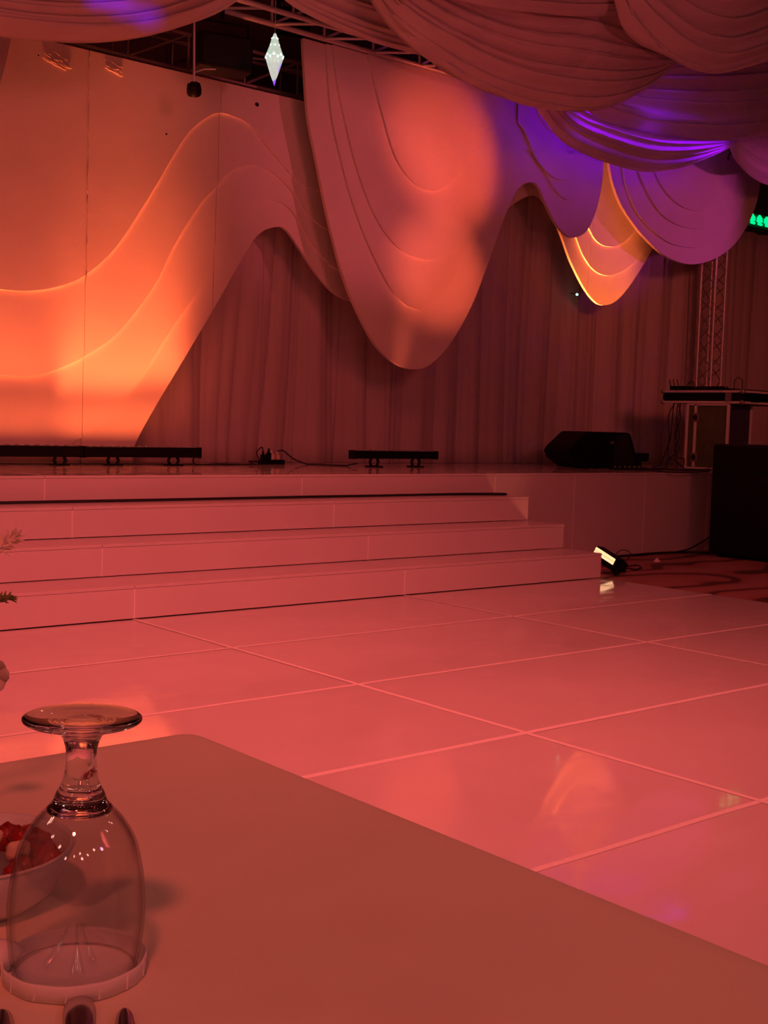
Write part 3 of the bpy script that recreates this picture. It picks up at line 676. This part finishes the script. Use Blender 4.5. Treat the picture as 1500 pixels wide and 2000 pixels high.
# ------------------------------------------------------------------ mixing console on a flight case
UC = 3.6
fc = empty('flight_case', (UC, 1.655, ZS), 'upright flight case with pale aluminium edges under the console', 'flight case')
cz = 1.435-ZS
mb = MB(); mb.box((.004, -.255, .03), (.40, .255, cz)); mb.build('body', 'case', fc)
mb = MB(); mb.box((.02, -.259, .06), (.38, -.255, cz-.03)); mb.build('bluelit_front', 'case_bluelit', fc)  # thin sheet carrying the painted blue light of the front face
for (u_, v_) in ((0, -.255), (0, .255), (.40, -.255), (.40, .255)):
    mb = MB(); mb.box((u_-.012, v_-.014, .02), (u_+.014, v_+.014, cz)); mb.build('edge_rail', 'rail', fc, bevel=.003)
mb = MB(); mb.box((-.006, .135, .03), (.006, .165, cz)); mb.build('hinge_rail', 'rail', fc)
for z_ in (.13, cz-.14):
    mb = MB(); mb.box((-.012, .105, z_-.045), (.0, .185, z_+.045)); l_ = mb.build('latch', 'alu_dim', fc, bevel=.004)
    mb = MB(); mb.lathe([(.028, 0), (.028, .006), (.02, .01)], n=12); k_ = mb.build('twist_knob', 'dirt', l_); k_.location = (-.012, .145, z_); k_.rotation_euler = (0, -1.57, 0)
for z_ in (0.02, cz):
    mb = MB(); mb.box((-.006, -.26, z_-.012), (.006, .26, z_+.006)); mb.build('edge_rail', 'rail', fc)
for (u_, v_) in ((.05, -.2), (.05, .2), (.35, -.2), (.35, .2)):
    mb = MB(); mb.lathe([(.02, 0), (.025, .01), (.02, .03)], (u_, v_, 0), 10); mb.build('foot', 'black', fc)
dj = empty('mixing_console', (UC, 1.74, 1.445), 'long black mixing console in an aluminium edged tray on the flight case', 'console')
v_a, v_b = -.50, .50; hz = .135
mb = MB(); mb.box((.004, v_a, .004), (1.2, v_b, hz-.004)); mb.build('tray', 'blackbox', dj)
for z_ in (.012, hz-.010):
    mb = MB(); mb.box((-.006, v_a-.006, z_-.012), (.006, v_b+.006, z_+.012)); mb.build('edge_rail', 'rail', dj, bevel=.002)
    mb = MB(); mb.box((-.006, v_a-.008, z_-.012), (1.2, v_a+.004, z_+.012)); mb.build('edge_rail', 'rail', dj, bevel=.002)
for v_ in (v_a, v_b):
    for z_ in (.012, hz-.012):
        mb = MB(); mb.lathe([(0, -.026), (.02, -.02), (.028, 0), (.02, .02), (0, .026)], (0, v_, z_), 10); mb.build('corner_ball', 'alu_dim', dj, True)
mb = MB(); mb.box((-.016, v_a+.13, .02), (0, v_a+.2, hz-.02)); mb.build('latch', 'alu_dim', dj, bevel=.003)
mb = MB(); mb.box((.14, v_a-.016, .02), (.30, v_a-.006, hz-.02)); mb.build('recessed_handle', 'black', dj, bevel=.003)
mb = MB(); mb.box((.05, -.22, hz-.004), (.9, .2, hz+.03)); mb.build('mixer_surface', 'black', dj, bevel=.012)
kn = MB(); kn.lathe([(.009, 0), (.008, .018), (.004, .02)], n=8); knm = kn.mesh('knob'); knm.materials.append(MT['black'])
for i in range(8):
    for j in range(3):
        o = obj('knob', knm, None, dj); o.location = (.09+.05*j, -.18+.05*i, hz+.03)
mb = MB(); mb.box((.03, .26, hz-.004), (.25, .44, hz+.05)); mb.build('receiver', 'black', dj, bevel=.006)
for v_ in (.33, .38, .43):
    mb = MB(); mb.tube([(.04, v_, hz+.03), (.02, v_+.01, hz+.12)], .005, 6); mb.build('antenna', 'black', dj)
for k, (v_, s_) in enumerate(((.16, .075), (-.42, .11))):
    mb = MB(); mb.tube([(.03, v_-.05, hz), (.03, v_-.045, hz+s_), (.03, v_, hz+s_*1.25), (.03, v_+.045, hz+s_), (.03, v_+.05, hz)], .005, 6); mb.build('cable_loop', 'cable', dj)
cab_lbl = ['black cable hanging loosely from the console, reaching furthest left', 'black cable hanging from the console in a double bend',
           'black cable hanging straight from the console beside the flight case', 'black cable hanging from the console and looping at the stage',
           'black cable hanging nearest the flight case']
zz0 = 1.45
hang = [
 [(1316,788),(1312,830),(1308,860),(1290,905),(1275,913)],
 [(1318,788),(1306,812),(1307,850),(1305,890),(1320,900),(1332,912)],
 [(1324,788),(1321,820),(1327,850),(1318,880),(1324,914)],
 [(1326,788),(1329,815),(1320,850),(1326,880),(1308,895),(1300,914)],
 [(1330,788),(1320,835),(1318,860),(1323,892),(1336,896),(1334,914)]]
for k, h_ in enumerate(hang):
    pts = [at_u(x, y, UC-.05-.02*k) for x, y in h_]
    for p in pts: p.z = max(p.z, ZS+.006)
    cable(pts, .006, cab_lbl[k], 'cables hanging from the console')
cable([at_z(1240, 918, ZS+.008), at_z(1290, 916, ZS+.008), at_z(1340, 918, ZS+.008), at_z(1400, 917, ZS+.008), at_z(1440, 916, ZS+.008)], .012, 'thick black cable along the stage from wedge monitor to flight case')
cable([at_z(1262, 917, ZS+.006), at_z(1300, 922, ZS+.006), at_z(1345, 923, ZS+.006), at_z(1385, 920, ZS+.006)], .006, 'thin black cable curving along the front edge of the stage')

# ------------------------------------------------------------------ big subwoofer on the carpet
sw = empty('subwoofer', (2.8, .2, ZC), 'large plain black subwoofer cabinet standing on the carpet at right', 'speaker')
sh = 1.035-ZC
mb = MB(); mb.box((-.30, -.62, .03), (.40, .60, sh)); mb.build('cabinet', 'blackbox', sw, bevel=.025, seg=3)
mb = MB(); mb.box((-.25, -.626, .08), (.35, -.62, sh-.05)); mb.build('grille', 'grille', sw)
for z_ in (.35, .75):
    mb = MB(); mb.box((-.304, -.18, z_-.04), (-.30, .08, z_+.04)); mb.build('handle', 'black', sw, bevel=.001)
for (u_, v_) in ((-.22, -.5), (-.22, .5), (.32, -.5), (.32, .5)):
    mb = MB(); mb.lathe([(.04, 0), (.045, .015), (.035, .03)], (u_, v_, 0), 12); mb.build('foot', 'black', sw)

# ------------------------------------------------------------------ lit floor lamp beside the steps
Lc = Vector((.36, .20, ZC))
fl = empty('floor_light', Lc, 'small black floor light with a glowing slanted window beside the lowest step', 'stage light')
pA = at_u(1164, 1074, .36); pB = at_u(1201, 1098, .36)          # ends of the bright window
d = (pB-pA); dn = d.normalized(); nrm = Vector((-.92, .2, .25)); nrm = (nrm - dn*nrm.dot(dn)).normalized(); sd_ = dn.cross(nrm)
if sd_.z < 0: sd_ = -sd_
def obox(name, c, ax, hx, ay, hy, az, hz_, mt, bev=.004):
    mb = MB(Lc); vs = [c + ax*hx*i + ay*hy*j + az*hz_*k for i in (-1, 1) for j in (-1, 1) for k in (-1, 1)]
    mb.add(vs, [(0,1,3,2),(4,6,7,5),(0,4,5,1),(2,3,7,6),(0,2,6,4),(1,5,7,3)]); return mb.build(name, mt, fl, bevel=bev)
mid = (pA+pB)/2
obox('window', mid + nrm*.012, dn, d.length/2, sd_, .026, nrm, .004, 'led', .002)
obox('window_divider', mid + nrm*.0135, dn, d.length/2, sd_, .0012, nrm, .004, 'alu_dim', 0)
obox('housing', mid - nrm*.045 - sd_*.02, dn, d.length/2+.012, sd_, .055, nrm, .05, 'black', .01)
mb = MB(Lc); mb.tube([mid - nrm*.06, Vector((mid.x+.04, mid.y-.06, ZC+.07)), Vector((mid.x+.05, mid.y-.09, ZC+.012))], [.05, .04, .022], 10); mb.build('stand', 'black', fl)
mb = MB(Lc); mb.tube([pB - nrm*.05, pB - nrm*.05 + Vector((.03, -.02, -.03)), Vector((pB.x+.08, pB.y-.02, ZC+.03))], [.05, .045, .02], 10); mb.build('stand', 'black', fl)
hp = [pB + Vector((.05, .05, .03)), pB + Vector((.10, .05, .075)), pB + Vector((.14, .02, .09)), pB + Vector((.17, -.02, .06)), pB + Vector((.12, -.02, .01))]
mb = MB(Lc); mb.tube(crom(hp, 6), .004, 6); mb.build('cord_loop', 'cable', fl)
lp = bpy.data.lights.new('floor_light_lamp', 'SPOT'); lp.energy = 5; lp.color = (1, .22, .12); lp.spot_size = 1.3; lp.spot_blend = .9; lp.shadow_soft_size = .05
lo_ = bpy.data.objects.new('floor_light_lamp', lp); COL.objects.link(lo_); lo_.location = mid + nrm*.05; aim(lo_, (-.2, 1.3, 1.3)); 
Zc = ZC+.008
cable([(.44, .24, ZC+.05), at_z(1240, 1104, Zc), at_z(1252, 1108, Zc), at_z(1240, 1112, Zc), at_z(1212, 1106, Zc)], .006, 'short black cable looped on the carpet behind the floor light')
cable([at_z(1195, 1088, Zc), at_z(1230, 1085, Zc), at_z(1280, 1081, Zc), at_z(1330, 1079, Zc), at_z(1385, 1080, Zc)], .014, 'thick black cable along the foot of the stage front')
cable([at_z(1300, 1081, Zc+.01), at_z(1340, 1074, Zc+.03), at_v(1365, 1062, 1.13), at_v(1392, 1045, 1.13)], .008, 'black cable rising from the carpet toward the subwoofer')
c = at_z(1283, 1097, ZC)
mb = MB(c); mb.lathe([(.035, 0), (.03, .004), (.008, .03), (.002, .034)], c, 8); tag(mb.build('paper_scrap', 'paper'), 'tiny crumpled paper scrap on the carpet before the subwoofer', 'paper scrap')

# green indicator on the curtain and exit sign on the wall
c = at_v(1127, 575, 3.0)
gi = empty('indicator_lamp', c, 'tiny green indicator lamp in front of the curtain', 'lamp')
mb = MB(); mb.lathe([(0, .014), (.014, .006), (.016, -.004), (.01, -.012), (0, -.014)], n=10); mb.build('lens', 'greenled', gi, True)
mb = MB(); mb.tube([(0, .01, 0), (0, .10, .02)], .004, 6); mb.build('clip', 'black', gi)
c = at_v(1483, 431, 3.93)
ex = empty('exit_sign', c, 'green lit exit sign above the curtain at right', 'sign')
sx = (CAM-c).length/FPX
wx = 22*sx/ .57; hx = 11*sx
mb = MB(); mb.box((-wx, 0, -hx), (wx, .06, hx)); mb.build('sign_box', 'exitbox', ex, bevel=.004)
def stroke(ps, r=.030):
    mb = MB()
    for a, b in zip(ps[:-1], ps[1:]): mb.tube([(a[0]*wx, -.004, a[1]*hx), (b[0]*wx, -.004, b[1]*hx)], r*.6, 6)
    mb.build('glyph', 'exit', ex)
for gx in (-.62, -.02, .58):
    stroke([(gx-.18, .2), (gx, .75), (gx+.2, .25)]); stroke([(gx-.2, -.1), (gx+.22, -.05)]); stroke([(gx, .3), (gx+.02, -.6)]); stroke([(gx-.1, -.55), (gx+.22, -.6)])

# clamp at the swag anchor
c = at_v(1425, 300, 1.95)
cl = empty('swag_clamp', c, 'small dark clamp and knotted cord where the violet swag ends', 'clamp')
mb = MB(); mb.tube([(0, 0, .09), (.02, 0, .0), (-.02, 0, -.03)], .012, 6); mb.build('hook', 'dirt', cl)
mb = MB(); mb.lathe([(0, .02), (.022, 0), (0, -.03)], (-.015, 0, -.05), 8); mb.build('knot', 'dirt', cl)

# ------------------------------------------------------------------ foreground table
ZT_ = .75
tb = empty('banquet_table', (-7.4, -5.35, ZC), 'banquet table hidden under the peach tablecloth in the foreground', 'table')
x0, x1, y0, y1 = -8.33, -6.537, -5.80, -4.800
mb = MB(tb.location); mb.box((x0+.01, y0+.01, ZT_-.03), (x1-.01, y1-.01, ZT_-.004)); mb.build('table_top', 'wood', tb)
for u_ in (x0+.12, x1-.12):
    for v_ in (y0+.1, y1-.1):
        mb = MB(tb.location); mb.tube([(u_, v_, ZC), (u_, v_, ZT_-.03)], .016, 10); mb.build('leg', 'alu_dim', tb)
def cloth():
    R_ = .03; loop = []
    for (cx, cy, a0) in ((x1-R_, y1-R_, 0), (x0+R_, y1-R_, 90), (x0+R_, y0+R_, 180), (x1-R_, y0+R_, 270)):
        for k in range(9):
            a = math.radians(a0 + 90*k/8); loop.append((cx, cy, math.cos(a), math.sin(a)))
    pts = []
    for (cx, cy, ca, sa) in loop: pts.append(Vector((cx + R_*ca, cy + R_*sa, 0)))
    dense = []
    for i, p in enumerate(pts):
        q = pts[(i+1) % len(pts)]; n = max(1, int((q-p).length/.03))
        for k in range(n): dense.append(p.lerp(q, k/n))
    n = len(dense); cen = Vector(((x0+x1)/2, (y0+y1)/2, 0))
    rings = []
    for (inset, z, amp) in ((.025, ZT_, 0), (.008, ZT_, 0), (.003, ZT_-.002, 0), (0, ZT_-.007, 0), (0, ZT_-.03, .001), (-.005, ZT_-.15, .010), (-.012, ZT_-.4, .02), (-.02, ZC+.012, .03)):
        ring = []; s = 0
        for i, p in enumerate(dense):
            t = (dense[(i+1) % n] - dense[i-1]).normalized(); nn = Vector((t.y, -t.x, 0))
            s += (dense[(i+1) % n]-p).length
            ring.append(Vector((p.x, p.y, z)) + nn*(-inset + amp*(math.sin(s*21)+.5*math.sin(s*37+1))))
        rings.append(ring)
    vs = [v for r in rings for v in r]; fs = []
    for j in range(len(rings)-1):
        for i in range(n):
            k = (i+1) % n; fs.append((j*n+i, j*n+k, (j+1)*n+k, (j+1)*n+i))
    vs.append(Vector((cen.x, cen.y, ZT_))); c_ = len(vs)-1
    for i in range(n): fs.append((i, (i+1) % n, c_))
    mb = MB((x0/2+x1/2, y0/2+y1/2, ZC)); mb.add(vs, fs); o = mb.build('tablecloth', 'cloth'); smooth_angle(o, 35)
    tag(o, 'plain peach tablecloth covering the foreground table', 'tablecloth'); return o
cloth()

# goblet upside down on a paper cap
gb = Vector((-6.9532, -5.3307, ZT_))
pc_ = empty('paper_coaster', gb, 'round white paper coaster with pleated edge under the upturned goblet', 'coaster')
mb = MB(); mb.lathe([(0.0, .0025), (.044, .0025), (.0465, .003), (.0475, .011), (.0482, .013), (.0490, .011), (.0485, .001), (.044, .0005), (0, .0005)], n=72, jitter=lambda a, i: .008*math.sin(a*11)*(1 if i in (3, 4, 5, 6) else 0)); mb.build('disc', 'paper', pc_, True)
for k in range(14):
    a = 2*math.pi*k/14+.1; mb = MB(); r_ = .0487
    mb.tube([(r_*math.cos(a), r_*math.sin(a), .0015), (r_*math.cos(a+.03), r_*math.sin(a+.03), .0115)], .0007, 5); mb.build('pleat', 'paper', pc_)
mb = MB(); mb.lathe([(0, 0), (.011, .003), (.014, .011), (.009, .018), (0, .02)], (-.040, .032, .002), 8, jitter=lambda a, i: .25*math.sin(a*3+i)); mb.build('twisted_corner', 'paper', pc_, True)
go = empty('goblet', gb + Vector((0, 0, .003)), 'clear stemmed goblet standing upside down on the table', 'glass')
outer = [(.0415, 0), (.0440, .010), (.0460, .025), (.0468, .040), (.0462, .055), (.0440, .072), (.0395, .090), (.0310, .105), (.0240, .113), (.0190, .119), (.0165, .125), (.0130, .132), (.0108, .142), (.0104, .152), (.0118, .160), (.0150, .166), (.0240, .1705), (.0360, .1735), (.0400, .1755), (.0402, .1775), (.0385, .1787)]
top = [(.026, .1783), (.012, .1778), (.0001, .1775)]
inner = [(.0001, .1075), (.010, .1065), (.020, .1020), (.0300, .0945), (.0370, .085), (.0420, .071), (.0444, .055), (.0450, .040), (.0443, .025), (.0424, .010), (.0402, 0)]
mb = MB()
oc = [(p.x, p.y) for p in crom([(r, z, 0) for r, z in outer], 5)]
bowl_o = [q for q in oc if q[1] <= .1135]; rest = [q for q in oc if q[1] > .1130]
# thin blown bowl
mb = MB(); mb.lathe(bowl_o, n=80); mb.lathe([(q[0]-.0019, q[1]) for q in bowl_o], n=80); g = mb.mesh('bowl')
bm = bmesh.new(); bm.from_mesh(g); bmesh.ops.delete(bm, geom=[f for f in bm.faces if len(f.verts) > 4], context='FACES'); bm.to_mesh(g); bm.free()
obj('bowl', g, 'thinglass', go, True)
mb = MB(); mb.lathe([(.0402, 0), (.0408, -.0008), (.0417, -.0008), (.0423, 0), (.0420, .0012), (.0406, .0012)], n=80, closed=True); mb.build('rim', 'glass', go, True)
# solid stem drawn out into the foot
stem = [(.0001, .1085), (.012, .1095), (.0215, .1122)] + rest + [(.037, .1790), (.026, .1783), (.012, .1776), (.0001, .1774)]
mb = MB(); mb.lathe(stem, n=80); mb.build('stem_and_foot', 'glass', go, True)
go.rotation_euler = (.004, .018, 0)

# bowl with snacks at the left edge
bc = at_z(-55, 1650, ZT_+.047)
bw = empty('snack_bowl', (bc.x, bc.y, ZT_), 'white china bowl of red snacks cut by the left picture edge', 'bowl')
mb = MB(); mb.lathe([(.0, .006), (.045, .007), (.060, .018), (.074, .044), (.0755, .047), (.078, .047), (.078, .043), (.066, .014), (.050, .001), (.046, 0), (0, .0005)], n=56); mb.build('bowl_body', 'china', bw, True)
mb = MB(); mb.lathe([(.0765, .0468), (.0785, .0478), (.0795, .0465), (.078, .0455)], n=56, closed=True); mb.build('rim', 'china', bw, True)
def chunk(kind, x, y, z, s, seed, flat):
    rnd = random.Random(seed); bm = bmesh.new(); bmesh.ops.create_icosphere(bm, subdivisions=3, radius=1)
    for v in bm.verts:
        n = 1 + .22*math.sin(v.co.x*4+seed) + .18*math.sin(v.co.y*5+2*seed) + .1*rnd.uniform(-1, 1); v.co *= n; v.co = Vector((v.co.x*s, v.co.y*s*(.55 if kind == 'fruit' else .9), v.co.z*s*flat))
    me = bpy.data.meshes.new('chunk'); bm.to_mesh(me); bm.free()
    o = obj('dried_fruit_piece' if kind == 'fruit' else 'nut', me, 'redfood' if kind == 'fruit' else 'nut', None, True)
    o.location = (bc.x+x, bc.y+y, ZT_+z); o.rotation_euler = (rnd.uniform(-.4, .4), rnd.uniform(-.4, .4), rnd.uniform(0, 3))
    if kind == 'fruit': tag(o, 'red dried fruit piece in the white bowl', 'dried fruit', 'red fruit pieces in the bowl')
    else: tag(o, 'pale nut among the red fruit in the white bowl', 'nut', 'nuts in the bowl')
spots_f = [(.045, -.02, .034), (.02, -.045, .034), (.055, .005, .038), (.03, .02, .040), (.0, -.02, .042), (-.01, .035, .036), (.045, -.038, .036), (.010, .005, .050), (.035, -.012, .048), (-.03, -.03, .036), (-.04, .02, .036)]
for k, (x, y, z) in enumerate(spots_f): chunk('fruit', x, y, z, .017, k+1, .6)
for k, (x, y, z) in enumerate([(.025, -.028, .046), (.012, -.004, .050)]): chunk('nut', x, y, z, .0095, k+40, .75)

# cutlery tips pointing from the near edge
def cutlery(kind, tip, direc, label, wd):
    d = Vector((direc[0], direc[1], 0)).normalized(); s = Vector((-d.y, d.x, 0)); L_ = .19
    t = empty(kind, (tip.x, tip.y, ZT_), label, kind)
    prof = [(0, .55), (.004, .82), (.012, .98), (.028, 1.0), (.05, .85), (.08, .6), (.11, .5)]
    mb = MB(); vs = []; fs = []
    for (x, wv) in prof:
        hw = wd*wv/2
        for (a, zz) in ((-1, .002), (-.6, .0055), (0, .0068), (.6, .0055), (1, .002), (0, .0004)):
            vs.append(-d*x*1.0 + s*a*hw + Vector((0, 0, zz)))
    for i in range(len(prof)-1):
        for k in range(6): fs.append((i*6+k, i*6+(k+1) % 6, (i+1)*6+(k+1) % 6, (i+1)*6+k))
    fs.append(tuple(range(5, -1, -1))); fs.append(tuple((len(prof)-1)*6+k for k in range(6)))
    mb.add(vs, fs); o = mb.build('handle', 'steel', t, True)
    sub = o.modifiers.new('sub', 'SUBSURF'); sub.levels = 2; sub.render_levels = 2
    mb = MB()
    e = -d*.11
    if kind == 'spoon':
        mb.prism([e + s*(.018*math.sin(a))*1.0 - d*(.03-.03*math.cos(a)) + Vector((0, 0, .002)) for a in [2*math.pi*k/16 for k in range(16)]], (0, 0, .003)); mb.build('spoon_bowl', 'steel', t)
    elif kind == 'knife':
        mb.prism([e + s*.008, e - s*.008, e - s*.008 - d*.08, e + s*.004 - d*.10], (0, 0, .002)); mb.build('blade', 'steel', t)
    else:
        mb.prism([e + s*.006, e - s*.006, e - s*.012 - d*.03, e + s*.012 - d*.03], (0, 0, .002)); mb.build('fork_head', 'steel', t)
        for k in range(4):
            q = e - d*.03 + s*(-.0095+.0063*k); mb = MB(); mb.tube([q, q - d*.05], .0018, 6); mb.build('tine', 'steel', t)
dcut = (.45, .9)
cutlery('knife', at_z(155, 1946, ZT_+.004), dcut, 'steel cutlery handle, the middle one of three below the goblet', .026)
cutlery('spoon', at_z(243, 1972, ZT_+.004), dcut, 'shiny steel cutlery handle, the right one of three below the goblet', .016)
cutlery('fork', at_z(2, 1974, ZT_+.004), dcut, 'dark steel cutlery handle in the bottom left corner', .022)

# centrepiece whose tips enter at the left edge
vb_ = -5.0
base = at_v(-230, 1400, vb_); base.z = ZT_
vz = empty('flower_centrepiece', base, 'pale flower centrepiece whose tips enter at the left picture edge', 'flower arrangement')
mb = MB(); mb.lathe([(.035, 0), (.04, .005), (.03, .04), (.045, .10), (.042, .102), (.026, .04), (0, .01)], n=24); mb.build('vase', 'china', vz, True)
def sprig(tip, col, n, ln, seed):
    rnd = random.Random(seed); tip = tip - base; root = Vector((0, 0, .09)); midp = root.lerp(tip, .55) + Vector((0, 0, .035))
    P = crom([root, midp, tip], 10); mb = MB(); mb.tube(P, .0016, 5); st_ = mb.build('stem', col, vz)
    mb = MB(); 
    for k in range(n):
        t = rnd.uniform(.62, 1.0); p = P[min(len(P)-1, int(t*(len(P)-1)))]; ax = (P[-1]-P[-3]).normalized()
        dd = (ax*1.2 + Vector((rnd.uniform(-1, 1), rnd.uniform(-1, 1), rnd.uniform(-1, 1)))).normalized()
        mb.tube([p, p + dd*ln*.5 + Vector((0, 0, .001)), p + dd*ln], [.0009, .0012, .0003], 5)
    nd = mb.build('needles', col, st_); nd['kind'] = 'stuff'
sprig(at_v(28, 1050, vb_), 'sprig', 120, .014, 3)
sprig(at_v(22, 1167, vb_), 'sprig_green', 70, .009, 5)
fc_ = at_v(-12, 1318, vb_) - base
mb = MB(); mb.tube([Vector((0, 0, .09)), fc_*.5 + Vector((0, 0, .05)), fc_], .002, 5); mb.build('stem', 'sprig_green', vz)
for k in range(6):
    a = 2*math.pi*k/6; e1 = _R*math.cos(a) + _U*math.sin(a); e2 = _R*-math.sin(a) + _U*math.cos(a); mb = MB(); vs = []; fs = []
    for i in range(6):
        t = i/5; hw = .008*math.sin(math.pi*(.12+.8*t))
        for j in (-1, 0, 1): vs.append(fc_ + e1*(.002+.014*t) + e2*hw*j - _F*(.006*t*t - .002*abs(j)))
    for i in range(5):
        for j in range(2): q = i*3+j; fs.append((q, q+1, q+4, q+3))
    mb.add(vs, fs); o = mb.build('petal', 'petal', vz, True); s_ = o.modifiers.new('th', 'SOLIDIFY'); s_.thickness = .0005
